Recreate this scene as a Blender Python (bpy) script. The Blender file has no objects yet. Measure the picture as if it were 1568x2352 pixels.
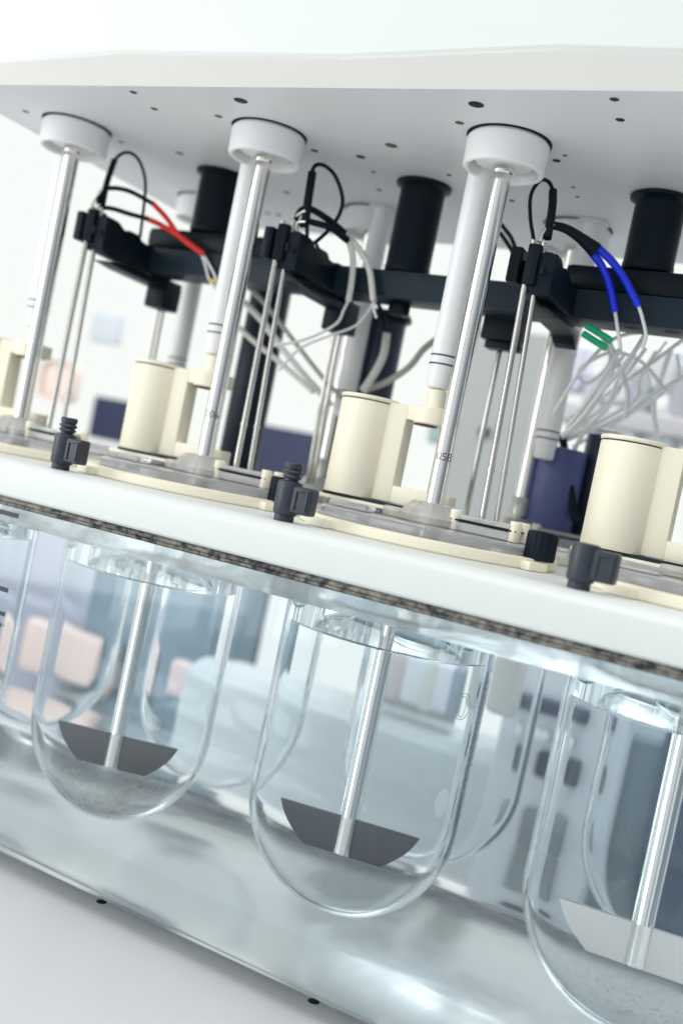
import bpy, bmesh, math, random
from mathutils import Vector, Matrix, noise
random.seed(7)
sc = bpy.context.scene
COL = sc.collection
K = 0.001                      # everything below is written in millimetres
PI = math.pi

# ------------------------------------------------------------------ camera, world, lamps, exposure
CAMP = Vector((199.374, -501.708, 26.021))
F = Vector((-0.44780783, 0.89348927, -0.03383883))
R = Vector((0.87311511, 0.44512662, 0.19882732))
U = Vector((-0.19271264, -0.05949124, 0.97945017))
FPX, IW, IH = 2365.67, 1568.0, 2352.0
cd = bpy.data.cameras.new('camera')
cam = bpy.data.objects.new('camera', cd)
COL.objects.link(cam)
cam.matrix_world = Matrix(((R.x, U.x, -F.x, CAMP.x * K), (R.y, U.y, -F.y, CAMP.y * K), (R.z, U.z, -F.z, CAMP.z * K), (0, 0, 0, 1)))
cd.sensor_fit = 'VERTICAL'
cd.sensor_height = 36.0
cd.lens = FPX * 36.0 / IH
cd.clip_start = 0.01
cd.clip_end = 60
cd.dof.use_dof = True
cd.dof.focus_distance = 0.505
cd.dof.aperture_fstop = 4.8
cd.dof.aperture_blades = 7
sc.camera = cam

w = bpy.data.worlds.new("World")
sc.world = w
w.use_nodes = True
nt = w.node_tree
nt.nodes.clear()
wo = nt.nodes.new('ShaderNodeOutputWorld')
bg = nt.nodes.new('ShaderNodeBackground')
tc = nt.nodes.new('ShaderNodeTexCoord')
sep = nt.nodes.new('ShaderNodeSeparateXYZ')
nt.links.new(tc.outputs['Generated'], sep.inputs[0])
m1 = nt.nodes.new('ShaderNodeMath'); m1.operation = 'MULTIPLY_ADD'; m1.inputs[1].default_value = 0.5; m1.inputs[2].default_value = 0.5
nt.links.new(sep.outputs['Y'], m1.inputs[0])
rp = nt.nodes.new('ShaderNodeValToRGB')
rp.color_ramp.elements[0].position = 0.12
rp.color_ramp.elements[0].color = (0.68, 0.71, 0.73, 1)
rp.color_ramp.elements[1].position = 0.62
rp.color_ramp.elements[1].color = (0.87, 0.90, 0.87, 1)
nt.links.new(m1.outputs[0], rp.inputs[0])
rx = nt.nodes.new('ShaderNodeValToRGB')      # the right side of the room is darker
rx.color_ramp.elements[0].position = 0.60
rx.color_ramp.elements[0].color = (1, 1, 1, 1)
rx.color_ramp.elements[1].position = 0.95
rx.color_ramp.elements[1].color = (0.22, 0.26, 0.32, 1)
m2 = nt.nodes.new('ShaderNodeMath'); m2.operation = 'MULTIPLY_ADD'; m2.inputs[1].default_value = 0.5; m2.inputs[2].default_value = 0.5
nt.links.new(sep.outputs['X'], m2.inputs[0])
nt.links.new(m2.outputs[0], rx.inputs[0])
mm = nt.nodes.new('ShaderNodeMix'); mm.data_type = 'RGBA'; mm.blend_type = 'MULTIPLY'; mm.inputs['Factor'].default_value = 1.0
nt.links.new(rp.outputs[0], mm.inputs['A'])
nt.links.new(rx.outputs[0], mm.inputs['B'])
nt.links.new(mm.outputs['Result'], bg.inputs[0])
bg.inputs[1].default_value = 0.88
nt.links.new(bg.outputs[0], wo.inputs[0])


def area(name, loc, target, size, power, col):
    l = bpy.data.lights.new(name, 'AREA')
    l.shape = 'RECTANGLE'
    l.size, l.size_y = size
    l.energy = power
    l.color = col
    o = bpy.data.objects.new(name, l)
    COL.objects.link(o)
    o.location = Vector(loc)
    o.rotation_euler = (Vector(target) - Vector(loc)).to_track_quat('-Z', 'Y').to_euler()
    return o


area('window_light', (-1.35, -1.15, 0.30), (-0.05, 0, 0), (1.3, 1.3), 12, (0.98, 1.0, 0.98))
area('ceiling_light', (0.2, -0.9, 1.6), (0, -0.1, -0.1), (1.4, 0.5), 12, (1.0, 0.97, 0.92))
area('background_fill_light', (0.1, 0.95, 1.3), (-0.1, 0.7, -0.3), (1.6, 0.6), 20, (0.96, 0.99, 1.0))  # added fill lamp that brightens the things behind the tank

sc.view_settings.view_transform = 'Standard'
sc.view_settings.look = 'None'
sc.view_settings.exposure = 0.31
sc.view_settings.gamma = 1.0
sc.view_settings.use_curve_mapping = False
sc.render.engine = 'CYCLES'
cy = sc.cycles
cy.max_bounces = 28
cy.transmission_bounces = 28
cy.transparent_max_bounces = 16
cy.glossy_bounces = 8
cy.diffuse_bounces = 4
cy.caustics_refractive = True
cy.caustics_reflective = True
cy.blur_glossy = 0.3
cy.sample_clamp_indirect = 4.0
cy.use_denoising = True


# ------------------------------------------------------------------ reading positions: a picture point at depth Y (mm)
def ray(px, py):
    return F + R * ((px - IW / 2) / FPX) - U * ((py - IH / 2) / FPX)


def at(px, py, Y):
    r = ray(px, py)
    return CAMP + r * ((Y - CAMP.y) / r.y)


YW, YB = -91.0, 222.0          # outer faces of the tank


def atw(px, py, Y):            # the same, seen through the filled tank
    r = ray(px, py).normalized()
    p = CAMP + r * ((YW - CAMP.y) / r.y)
    n = 1.33
    q = Vector((r.x / n, 0, r.z / n))
    q.y = math.sqrt(max(0.01, 1 - q.x ** 2 - q.z ** 2))
    if Y <= YB:
        return p + q * ((Y - YW) / q.y)
    p = p + q * ((YB - YW) / q.y)
    return p + r * ((Y - YB) / r.y)


# ------------------------------------------------------------------ materials
def mat(name):
    m = bpy.data.materials.new(name)
    m.use_nodes = True
    n = m.node_tree.nodes
    return m, m.node_tree, n['Principled BSDF']


def plastic(name, col, rough=0.4, var=0.04, scale=60, bump=0.0, bscale=900, spec=0.5, sss=0):
    m, t, b = mat(name)
    N = t.nodes
    tcn = N.new('ShaderNodeTexCoord')
    nz = N.new('ShaderNodeTexNoise')
    nz.inputs['Scale'].default_value = scale
    nz.inputs['Detail'].default_value = 4
    t.links.new(tcn.outputs['Object'], nz.inputs['Vector'])
    mx = N.new('ShaderNodeMix')
    mx.data_type = 'RGBA'
    mx.inputs['A'].default_value = (*[c * (1 - var) for c in col], 1)
    mx.inputs['B'].default_value = (*[min(1, c * (1 + var)) for c in col], 1)
    t.links.new(nz.outputs['Fac'], mx.inputs['Factor'])
    t.links.new(mx.outputs['Result'], b.inputs['Base Color'])
    mr = N.new('ShaderNodeMapRange')
    mr.inputs['To Min'].default_value = max(0.02, rough - 0.06)
    mr.inputs['To Max'].default_value = rough + 0.08
    t.links.new(nz.outputs['Fac'], mr.inputs['Value'])
    t.links.new(mr.outputs['Result'], b.inputs['Roughness'])
    b.inputs['Specular IOR Level'].default_value = spec
    if sss:
        b.inputs['Subsurface Weight'].default_value = sss
        b.inputs['Subsurface Radius'].default_value = (0.006, 0.006, 0.006)
        b.inputs['Subsurface Scale'].default_value = 0.5
    if bump:
        n2 = N.new('ShaderNodeTexNoise')
        n2.inputs['Scale'].default_value = bscale
        n2.inputs['Detail'].default_value = 3
        t.links.new(tcn.outputs['Object'], n2.inputs['Vector'])
        bp = N.new('ShaderNodeBump')
        bp.inputs['Strength'].default_value = bump
        bp.inputs['Distance'].default_value = 0.0004
        t.links.new(n2.outputs['Fac'], bp.inputs['Height'])
        t.links.new(bp.outputs[0], b.inputs['Normal'])
    return m


def metal(name, col, rough):
    m, t, b = mat(name)
    b.inputs['Base Color'].default_value = (*col, 1)
    b.inputs['Metallic'].default_value = 1
    N = t.nodes
    tcn = N.new('ShaderNodeTexCoord')
    mp = N.new('ShaderNodeMapping')
    mp.inputs['Scale'].default_value = (900, 900, 40)
    nz = N.new('ShaderNodeTexNoise')
    nz.inputs['Scale'].default_value = 1
    nz.inputs['Detail'].default_value = 3
    t.links.new(tcn.outputs['Object'], mp.inputs[0])
    t.links.new(mp.outputs[0], nz.inputs['Vector'])
    mr = N.new('ShaderNodeMapRange')
    mr.inputs['To Min'].default_value = max(0.03, rough - 0.05)
    mr.inputs['To Max'].default_value = rough + 0.07
    t.links.new(nz.outputs['Fac'], mr.inputs['Value'])
    t.links.new(mr.outputs['Result'], b.inputs['Roughness'])
    return m


def glass(name, ior, col=(1, 1, 1), rough=0.0, bump=0.0, bscale=120, dist=0.0006):
    m = bpy.data.materials.new(name)
    m.use_nodes = True
    t = m.node_tree
    t.nodes.clear()
    o = t.nodes.new('ShaderNodeOutputMaterial')
    g = t.nodes.new('ShaderNodeBsdfGlass')
    g.inputs['IOR'].default_value = ior
    g.inputs['Color'].default_value = (*col, 1)
    g.inputs['Roughness'].default_value = rough
    if bump:
        tcn = t.nodes.new('ShaderNodeTexCoord')
        nz = t.nodes.new('ShaderNodeTexNoise')
        nz.inputs['Scale'].default_value = bscale if not isinstance(bscale, tuple) else 1
        nz.inputs['Detail'].default_value = 2.5
        bp = t.nodes.new('ShaderNodeBump')
        bp.inputs['Strength'].default_value = bump
        bp.inputs['Distance'].default_value = dist
        if isinstance(bscale, tuple):
            nz.inputs['Scale'].default_value = 1
            mp = t.nodes.new('ShaderNodeMapping')
            mp.inputs['Scale'].default_value = bscale
            t.links.new(tcn.outputs['Object'], mp.inputs[0])
            t.links.new(mp.outputs[0], nz.inputs['Vector'])
        else:
            t.links.new(tcn.outputs['Object'], nz.inputs['Vector'])
        t.links.new(nz.outputs['Fac'], bp.inputs['Height'])
        t.links.new(bp.outputs[0], g.inputs['Normal'])
    t.links.new(g.outputs[0], o.inputs[0])
    return m


WHITE = plastic('white_paint', (0.71, 0.745, 0.73), 0.38, 0.02, 30)
WHITE2 = plastic('white_moulding', (0.88, 0.88, 0.885), 0.35, 0.02, 40)
UNDER = plastic('underside_paint', (0.78, 0.775, 0.80), 0.45, 0.03, 14, 0.15, 1500)
BEVEL = plastic('warm_moulding', (0.86, 0.84, 0.80), 0.5, 0.03, 12)
CREAM = plastic('cream_plastic', (0.87, 0.825, 0.665), 0.42, 0.025, 50, 0.08)
NAVY = plastic('dark_blue_black_plastic', (0.005, 0.012, 0.020), 0.42, 0.15, 80, 0.25, 1400, spec=0.16)
NAVYS = plastic('satin_black_anodised', (0.004, 0.010, 0.016), 0.34, 0.1, 60, spec=0.16)
SLATE = plastic('dark_grey_painted_metal', (0.016, 0.030, 0.045), 0.4, 0.08, 50, spec=0.18)
CLIPM = plastic('charcoal_moulded_plastic', (0.028, 0.036, 0.052), 0.36, 0.12, 90, 0.3, 1300)
TUBEW = plastic('white_polymer', (0.88, 0.88, 0.89), 0.3, 0.015, 40, sss=0.2)
STEEL = metal('polished_steel', (0.84, 0.825, 0.79), 0.07)
STEELD = metal('brushed_steel', (0.68, 0.66, 0.62), 0.11)
BLADE = metal('grey_coated_blade', (0.11, 0.118, 0.13), 0.22)
BLADEW = plastic('bright_reflection_blade', (0.92, 0.90, 0.87), 0.4, 0.02, 60)  # bright reflection on the steel blade put into a pale base colour
INK = plastic('black_ink', (0.02, 0.035, 0.05), 0.5, 0.05)
ETCH = plastic('white_etching', (0.85, 0.87, 0.87), 0.6, 0.05)
ENGR = plastic('engraved_number', (0.07, 0.06, 0.05), 0.6, 0.05)
HOLE = plastic('dark_hole', (0.006, 0.012, 0.018), 0.7, 0.05)
HOLEB = plastic('brass_screw_head', (0.11, 0.09, 0.07), 0.5, 0.2, 900)
RUBBER = plastic('black_rubber', (0.004, 0.010, 0.016), 0.5, 0.1, 60, 0.2, spec=0.18)
REDT = plastic('red_tubing', (0.85, 0.025, 0.015), 0.32, 0.05, sss=0.1)
BLUET = plastic('blue_tubing', (0.004, 0.03, 0.78), 0.32, 0.05)
GREENT = plastic('green_tubing', (0.0, 0.42, 0.20), 0.4, 0.05)
YELT = plastic('yellow_tubing', (0.75, 0.60, 0.08), 0.4, 0.05)
WHITT = plastic('white_tubing', (0.80, 0.79, 0.74), 0.32, 0.03, sss=0.1)
GREYT = plastic('grey_green_hose', (0.46, 0.47, 0.40), 0.4, 0.05)
CLEART = plastic('milky_clear_tubing', (0.88, 0.88, 0.88), 0.2, 0.05, 400)
G_AIR = glass('borosilicate_glass', 1.47, (0.985, 0.995, 0.99))
G_WET = glass('borosilicate_glass_under_water', 1.47 / 1.33, (0.975, 0.99, 0.995))
G_LIQ = glass('test_liquid', 1.33 / 1.47)
G_LTOP = glass('test_liquid_surface', 1.33)
G_ACR = glass('acrylic', 1.49, (0.96, 0.985, 1.0))
G_ACRW = glass('acrylic_with_condensation', 1.49, (0.98, 0.985, 0.99), 0.22, 0.55, 48, 0.0022)
G_FLOOR = glass('acrylic_brushed_floor', 1.49, (0.92, 0.96, 0.99), 0.07, 0.22, (9, 70, 1), 0.0005)
G_LIP = glass('acrylic_rounded_edge', 1.49, (0.93, 0.955, 0.96), 0.10)
G_WSIDE = glass('bath_water_side', 1.33 / 1.49)
G_WTOP = glass('bath_water_surface', 1.33, (1, 1, 1), 0.0, 0.5, 30, 0.0012)


def frosted(name, col, tr, rough, alpha=1.0):
    m = plastic(name, col, rough, 0.02, 40, 0.06, 260)
    b = m.node_tree.nodes['Principled BSDF']
    b.inputs['Transmission Weight'].default_value = tr
    b.inputs['IOR'].default_value = 1.4
    return m


COVER = frosted('smoky_clear_plastic', (0.80, 0.80, 0.83), 0.72, 0.14)
COVERC = frosted('clear_plastic', (0.86, 0.86, 0.84), 0.62, 0.22)


def gasket_mat():
    m, t, b = mat('mouldy_foam_gasket')
    N = t.nodes
    tcn = N.new('ShaderNodeTexCoord')
    n1 = N.new('ShaderNodeTexNoise'); n1.inputs['Scale'].default_value = 260; n1.inputs['Detail'].default_value = 6
    n2 = N.new('ShaderNodeTexNoise'); n2.inputs['Scale'].default_value = 700; n2.inputs['Detail'].default_value = 3
    r1 = N.new('ShaderNodeValToRGB')
    e = r1.color_ramp.elements
    e[0].position = 0.33; e[0].color = (0.02, 0.022, 0.024, 1)
    e[1].position = 0.66; e[1].color = (0.27, 0.25, 0.21, 1)
    x = e.new(0.5); x.color = (0.15, 0.145, 0.13, 1)
    mx = N.new('ShaderNodeMath'); mx.operation = 'MULTIPLY_ADD'; mx.inputs[1].default_value = 0.45
    t.links.new(tcn.outputs['Object'], n1.inputs['Vector'])
    t.links.new(tcn.outputs['Object'], n2.inputs['Vector'])
    s = N.new('ShaderNodeMath'); s.operation = 'SUBTRACT'; s.inputs[1].default_value = 0.5
    t.links.new(n2.outputs['Fac'], s.inputs[0])
    t.links.new(s.outputs[0], mx.inputs[0])
    t.links.new(n1.outputs['Fac'], mx.inputs[2])
    n3 = N.new('ShaderNodeTexNoise'); n3.inputs['Scale'].default_value = 14; n3.inputs['Detail'].default_value = 2
    t.links.new(tcn.outputs['Object'], n3.inputs['Vector'])
    a3 = N.new('ShaderNodeMath'); a3.operation = 'MULTIPLY_ADD'; a3.inputs[1].default_value = 0.55
    s3 = N.new('ShaderNodeMath'); s3.operation = 'SUBTRACT'; s3.inputs[1].default_value = 0.5
    t.links.new(n3.outputs['Fac'], s3.inputs[0]); t.links.new(s3.outputs[0], a3.inputs[0]); t.links.new(mx.outputs[0], a3.inputs[2])
    t.links.new(a3.outputs[0], r1.inputs[0])
    t.links.new(r1.outputs[0], b.inputs['Base Color'])
    b.inputs['Roughness'].default_value = 0.8
    bp = N.new('ShaderNodeBump'); bp.inputs['Strength'].default_value = 0.8; bp.inputs['Distance'].default_value = 0.0008
    t.links.new(n2.outputs['Fac'], bp.inputs['Height'])
    t.links.new(bp.outputs[0], b.inputs['Normal'])
    return m


GASKET = gasket_mat()


def powder_mat(name, col, lo, hi, scale, cover):
    m = bpy.data.materials.new(name)
    m.use_nodes = True
    t = m.node_tree
    t.nodes.clear()
    N = t.nodes
    o = N.new('ShaderNodeOutputMaterial')
    d = N.new('ShaderNodeBsdfDiffuse'); d.inputs[0].default_value = (*col, 1)
    tr = N.new('ShaderNodeBsdfTransparent')
    mx = N.new('ShaderNodeMixShader')
    tl_ = N.new('ShaderNodeBsdfTranslucent'); tl_.inputs[0].default_value = (*col, 1)
    dm = N.new('ShaderNodeMixShader'); dm.inputs[0].default_value = 0.75
    t.links.new(d.outputs[0], dm.inputs[1]); t.links.new(tl_.outputs[0], dm.inputs[2])
    tcn = N.new('ShaderNodeTexCoord')
    n1 = N.new('ShaderNodeTexNoise'); n1.inputs['Scale'].default_value = scale; n1.inputs['Detail'].default_value = 8; n1.inputs['Roughness'].default_value = 0.65
    mr = N.new('ShaderNodeMapRange'); mr.inputs['From Min'].default_value = 0.35; mr.inputs['From Max'].default_value = 0.65
    mr.inputs['To Min'].default_value = lo; mr.inputs['To Max'].default_value = hi
    sp = N.new('ShaderNodeSeparateXYZ')
    fz = N.new('ShaderNodeMapRange'); fz.inputs['From Min'].default_value = -0.188 ; fz.inputs['From Max'].default_value = cover
    fz.inputs['To Min'].default_value = 1.15; fz.inputs['To Max'].default_value = 0.0; fz.clamp = True
    mu = N.new('ShaderNodeMath'); mu.operation = 'MULTIPLY'
    t.links.new(tcn.outputs['Object'], n1.inputs['Vector'])
    t.links.new(tcn.outputs['Object'], sp.inputs[0])
    t.links.new(sp.outputs['Z'], fz.inputs['Value'])
    t.links.new(n1.outputs['Fac'], mr.inputs['Value'])
    t.links.new(mr.outputs[0], mu.inputs[0])
    t.links.new(fz.outputs[0], mu.inputs[1])
    t.links.new(mu.outputs[0], mx.inputs[0])
    t.links.new(tr.outputs[0], mx.inputs[1])
    t.links.new(dm.outputs[0], mx.inputs[2])
    t.links.new(mx.outputs[0], o.inputs[0])
    return m


# ------------------------------------------------------------------ mesh helpers (all in mm)
def obj(name, bm, m, parent=None, smooth=True, flat_angle=35, loc=None):
    me = bpy.data.meshes.new(name)
    bmesh.ops.scale(bm, vec=(K, K, K), verts=bm.verts)
    bm.to_mesh(me)
    bm.free()
    ms = m if isinstance(m, (list, tuple)) else [m]
    for x in ms:
        me.materials.append(x)
    if smooth:
        for p in me.polygons:
            p.use_smooth = True
        me.set_sharp_from_angle(angle=math.radians(flat_angle))
    o = bpy.data.objects.new(name, me)
    COL.objects.link(o)
    if parent is not None:
        o.parent = parent
    if loc is not None:
        o.location = Vector(loc) * K
    return o


def tag(o, label=None, cat=None, group=None, kind=None):
    if label: o['label'] = label
    if cat: o['category'] = cat
    if group: o['group'] = group
    if kind: o['kind'] = kind
    return o


def thing(name, label, cat, loc=(0, 0, 0), group=None, rz=0):
    o = bpy.data.objects.new(name, None)
    COL.objects.link(o)
    o.location = Vector(loc) * K
    o.rotation_euler = (0, 0, rz)
    o.empty_display_size = 0.01
    return tag(o, label, cat, group)


def copy_tree(o, label=None, dloc=(0, 0, 0), parent=None):
    c = o.copy()
    COL.objects.link(c)
    if parent is not None:
        c.parent = parent
    for ch in list(o.children):
        copy_tree(ch, None, (0, 0, 0), c)
    if parent is None:
        c.location = o.location + Vector(dloc) * K
        if label: c['label'] = label
    return c


def lathe(prof, seg=48, c=(0, 0, 0), axis='Z', mats=None, bm=None, closed=False):
    """prof: list of (r, z); mats: material index per profile segment"""
    if bm is None: bm = bmesh.new()
    rings = []
    for r, z in prof:
        if abs(r) < 1e-6:
            rings.append([bm.verts.new((0, 0, z))])
        else:
            rings.append([bm.verts.new((r * math.cos(2 * PI * i / seg), r * math.sin(2 * PI * i / seg), z)) for i in range(seg)])
    n = len(prof)
    vs = [v for rg in rings for v in rg]
    for k in range(n if closed else n - 1):
        a, b = rings[k], rings[(k + 1) % n]
        mi = mats[k] if mats else 0
        if mi is None: continue
        for i in range(seg):
            j = (i + 1) % seg
            if len(a) == 1 and len(b) == 1: continue
            if len(a) == 1: f = bm.faces.new((a[0], b[j], b[i]))
            elif len(b) == 1: f = bm.faces.new((a[i], a[j], b[0]))
            else: f = bm.faces.new((a[i], a[j], b[j], b[i]))
            f.material_index = mi
    if axis == 'Y':
        bmesh.ops.rotate(bm, verts=vs, cent=(0, 0, 0), matrix=Matrix.Rotation(PI / 2, 3, 'X'))
    if axis == 'X':
        bmesh.ops.rotate(bm, verts=vs, cent=(0, 0, 0), matrix=Matrix.Rotation(PI / 2, 3, 'Y'))
    bmesh.ops.translate(bm, verts=vs, vec=c)
    return bm


def cyl(r, z0, z1, seg=48, c=(0, 0, 0), bev=0.6, axis='Z', bm=None):
    b = min(bev, r * 0.4, abs(z1 - z0) * 0.4)
    return lathe([(0, z0), (r - b, z0), (r - 0.3 * b, z0 + 0.3 * b), (r, z0 + b), (r, z1 - b), (r - 0.3 * b, z1 - 0.3 * b), (r - b, z1), (0, z1)], seg, c, axis, bm=bm)


def ring(ri, ro, z0, z1, seg=72, c=(0, 0, 0), bev=0.6, bm=None):
    b = min(bev, (ro - ri) * 0.3, abs(z1 - z0) * 0.3)
    return lathe([(ri, z0), (ro - b, z0), (ro, z0 + b), (ro, z1 - b), (ro - 0.3 * b, z1 - 0.3 * b), (ro - b, z1), (ri + b, z1), (ri, z1 - b)], seg, c, closed=True, bm=bm)


def box(x0, x1, y0, y1, z0, z1, bev=0.6, bm=None, seg=2, rz=0):
    t = bmesh.new()
    bmesh.ops.create_cube(t, size=1)
    bmesh.ops.scale(t, vec=(x1 - x0, y1 - y0, z1 - z0), verts=t.verts)
    if bev:
        bmesh.ops.bevel(t, geom=t.edges[:], offset=bev, segments=seg, profile=0.6, affect='EDGES')
    if rz: bmesh.ops.rotate(t, verts=t.verts, cent=(0, 0, 0), matrix=Matrix.Rotation(rz, 3, 'Z'))
    bmesh.ops.translate(t, verts=t.verts, vec=((x0 + x1) / 2, (y0 + y1) / 2, (z0 + z1) / 2))
    if bm is None: return t
    join(bm, t)
    return bm


def join(bm, t):
    mp = {}
    for v in t.verts: mp[v] = bm.verts.new(v.co)
    for f in t.faces:
        nf = bm.faces.new([mp[v] for v in f.verts])
        nf.material_index = f.material_index
    t.free()
    return bm


def prism(pts, d0, d1, plane='XZ', bm=None, bev=0):
    """extrude a 2D outline; plane XZ -> depth along Y; YZ -> depth along X; XY -> depth along Z"""
    t = bmesh.new()
    def P(a, b, d):
        return {'XZ': (a, d, b), 'YZ': (d, a, b), 'XY': (a, b, d)}[plane]
    A = [t.verts.new(P(a, b, d0)) for a, b in pts]
    B = [t.verts.new(P(a, b, d1)) for a, b in pts]
    n = len(pts)
    for i in range(n):
        j = (i + 1) % n
        t.faces.new((A[i], A[j], B[j], B[i]))
    t.faces.new(A[::-1]); t.faces.new(B)
    bmesh.ops.recalc_face_normals(t, faces=t.faces)
    if bev: bmesh.ops.bevel(t, geom=t.edges[:], offset=bev, segments=2, profile=0.6, affect='EDGES')
    if bm is None: return t
    return join(bm, t)


def catmull(pts, n=10):
    P = [Vector(p) for p in pts]
    if len(P) < 3:
        return [P[0].lerp(P[-1], i / n) for i in range(n + 1)]
    P = [P[0] * 2 - P[1]] + P + [P[-1] * 2 - P[-2]]
    out = []
    for i in range(1, len(P) - 2):
        a, b, c, d = P[i - 1:i + 3]
        for k in range(n):
            t = k / n
            out.append(0.5 * (2 * b + (c - a) * t + (2 * a - 5 * b + 4 * c - d) * t * t + (3 * b - 3 * c + d - a) * t ** 3))
    out.append(P[-2])
    return out


def tube(pts, r, seg=10, n=10, bm=None, straight=False):
    """round tube along points; r scalar or list per point"""
    P = [Vector(p) for p in pts] if straight else catmull(pts, n)
    m = len(P)
    if isinstance(r, (list, tuple)):
        rr = []
        for i in range(m):
            u = i / (m - 1) * (len(r) - 1)
            k = min(int(u), len(r) - 2)
            rr.append(r[k] + (r[k + 1] - r[k]) * (u - k))
    else: rr = [r] * m
    if bm is None: bm = bmesh.new()
    up = Vector((0.3, 0.9, 0.31)).normalized()
    rings = []
    for i in range(m):
        d = (P[min(i + 1, m - 1)] - P[max(i - 1, 0)]).normalized()
        s = d.cross(up)
        if s.length < 1e-3: s = d.cross(Vector((1, 0, 0)))
        s.normalize()
        up = s.cross(d).normalized()
        rings.append([bm.verts.new(P[i] + (s * math.cos(2 * PI * k / seg) + up * math.sin(2 * PI * k / seg)) * rr[i]) for k in range(seg)])
    for i in range(m - 1):
        for k in range(seg):
            j = (k + 1) % seg
            bm.faces.new((rings[i][k], rings[i][j], rings[i + 1][j], rings[i + 1][k]))
    bm.faces.new(rings[0][::-1]); bm.faces.new(rings[-1])
    bmesh.ops.recalc_face_normals(bm, faces=bm.faces)
    return bm


def holed_sheet(x0, x1, y0, y1, z, holes, bm, up=True, seg=64, mi=0):
    t = bmesh.new()
    c = [t.verts.new(p) for p in ((x0, y0, z), (x1, y0, z), (x1, y1, z), (x0, y1, z))]
    E = [t.edges.new((c[i], c[(i + 1) % 4])) for i in range(4)]
    for hx, hy, hr in holes:
        v = [t.verts.new((hx + hr * math.cos(2 * PI * i / seg), hy + hr * math.sin(2 * PI * i / seg), z)) for i in range(seg)]
        E += [t.edges.new((v[i], v[(i + 1) % seg])) for i in range(seg)]
    bmesh.ops.triangle_fill(t, use_beauty=True, use_dissolve=False, edges=E, normal=(0, 0, 1))
    for f in t.faces:
        f.normal_update()
        if (f.normal.z > 0) != up: f.normal_flip()
        f.material_index = mi
    return join(bm, t)


def text_bm(s, size, depth=0.05, off=0.0):
    cu = bpy.data.curves.new('t', 'FONT')
    cu.body = s
    cu.size = size
    cu.extrude = depth
    cu.offset = off
    cu.resolution_u = 4
    o = bpy.data.objects.new('t', cu)
    COL.objects.link(o)
    dg = bpy.context.evaluated_depsgraph_get()
    me = bpy.data.meshes.new_from_object(o.evaluated_get(dg))
    bm = bmesh.new()
    bm.from_mesh(me)
    bpy.data.objects.remove(o)
    bpy.data.curves.remove(cu)
    bpy.data.meshes.remove(me)
    return bm


# ------------------------------------------------------------------ layout numbers
S = 146.7                                  # spacing of the stations
FR = [(k * S, 0.0) for k in (-2, -1, 0, 1)]
BR = [(k * S, 147.0) for k in (-2, -1, 0, 1)]
ZH = 213.1                                 # underside of the drive head
RV = 55.0                                  # outer radius of a vessel
WL, LL = -34.0, -50.0                      # level of the bath, level in the vessels
XL, XR = -440.0, 215.0
ORD = ['far left', 'second', 'third', 'fourth']

# ------------------------------------------------------------------ setting
bm = bmesh.new()
box(-3200, 3200, -700, 300, -345, -319, 2, bm)
tag(obj('bench_top', bm, plastic('pale_bench_laminate', (0.62, 0.65, 0.66), 0.3, 0.04, 8)), kind='structure')
bm = bmesh.new()
box(-4000, 4000, -1500, 4000, -1120, -1100, 2, bm)
tag(obj('floor', bm, plastic('grey_vinyl_floor', (0.45, 0.50, 0.53), 0.4, 0.05, 6)), kind='structure')

# ------------------------------------------------------------------ base of the tester with its deck
DZ = -217.6
base = thing('tester_pedestal', 'white pedestal with flat deck below the clear tank', 'pedestal', (0, -60, -319))
bl = Vector((0, 60, 319))
bm = bmesh.new()
box(XL - 30, XR + 60, -330, 250, -318.9, DZ, 10, bm, 4)
bmesh.ops.translate(bm, verts=bm.verts, vec=bl)
bm2 = box(XL, XR, -15, 235, DZ + 0.02, DZ + 0.4, 0)
bmesh.ops.translate(bm2, verts=bm2.verts, vec=bl)
obj('floor_darkening_sheet', bm2, plastic('floor_darkening_tint', (0.33, 0.43, 0.50), 0.5, 0.05, 20), base)  # added sheet that darkens the tank floor seen from the front
obj('deck', bm, plastic('deck_paint', (0.70, 0.71, 0.735), 0.3, 0.02, 12), base)
for hx in (-372, -242.5, -113.0, 16.0, 145.0):
    bm = lathe([(2.7, 0.06), (2.7, -0.1), (0, -0.1)], 24, (hx, -57.0, DZ + 0.15))
    cylv = lathe([(0, 0.0), (2.6, 0.0), (2.9, -0.12)], 24, (hx, -62.5, DZ + 0.2))
    bm.free()
    bmesh.ops.translate(cylv, verts=cylv.verts, vec=bl)
    obj('screw_hole', cylv, HOLE, base)


# ------------------------------------------------------------------ tank
def tank_profile(o, top, seg=14):
    y0, y1, zf, r = YW + o, YB - o, -217 + o, 40 - o
    P = [(y0, top)]
    P.append((y0, zf + r + 0.01))
    for i in range(1, seg + 1):
        a = PI + i * PI / 2 / seg
        P.append((y0 + r + r * math.cos(a), zf + r + r * math.sin(a)))
    for i in range(0, seg + 1):
        a = 1.5 * PI + i * PI / 2 / seg
        P.append((y1 - r + r * math.cos(a), zf + r + r * math.sin(a)))
    P.append((y1, top))
    return P


def sweep(P, x0, x1, bm, out=True, mi=0, caps=True):
    A = [bm.verts.new((x0, y, z)) for y, z in P]
    B = [bm.verts.new((x1, y, z)) for y, z in P]
    fs = []
    for i in range(len(P) - 1):
        fs.append(bm.faces.new((A[i], A[i + 1], B[i + 1], B[i])))
    if caps:
        fs.append(bm.faces.new(A)); fs.append(bm.faces.new(B[::-1]))
    cy_, cz_ = (YW + YB) / 2, -110
    cx_ = (x0 + x1) / 2
    for f in fs:
        f.material_index = mi
        f.normal_update()
        c = f.calc_center_median()
        if (f.normal.dot(c - Vector((cx_, cy_, cz_))) > 0) != out: f.normal_flip()
    return fs


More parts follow.
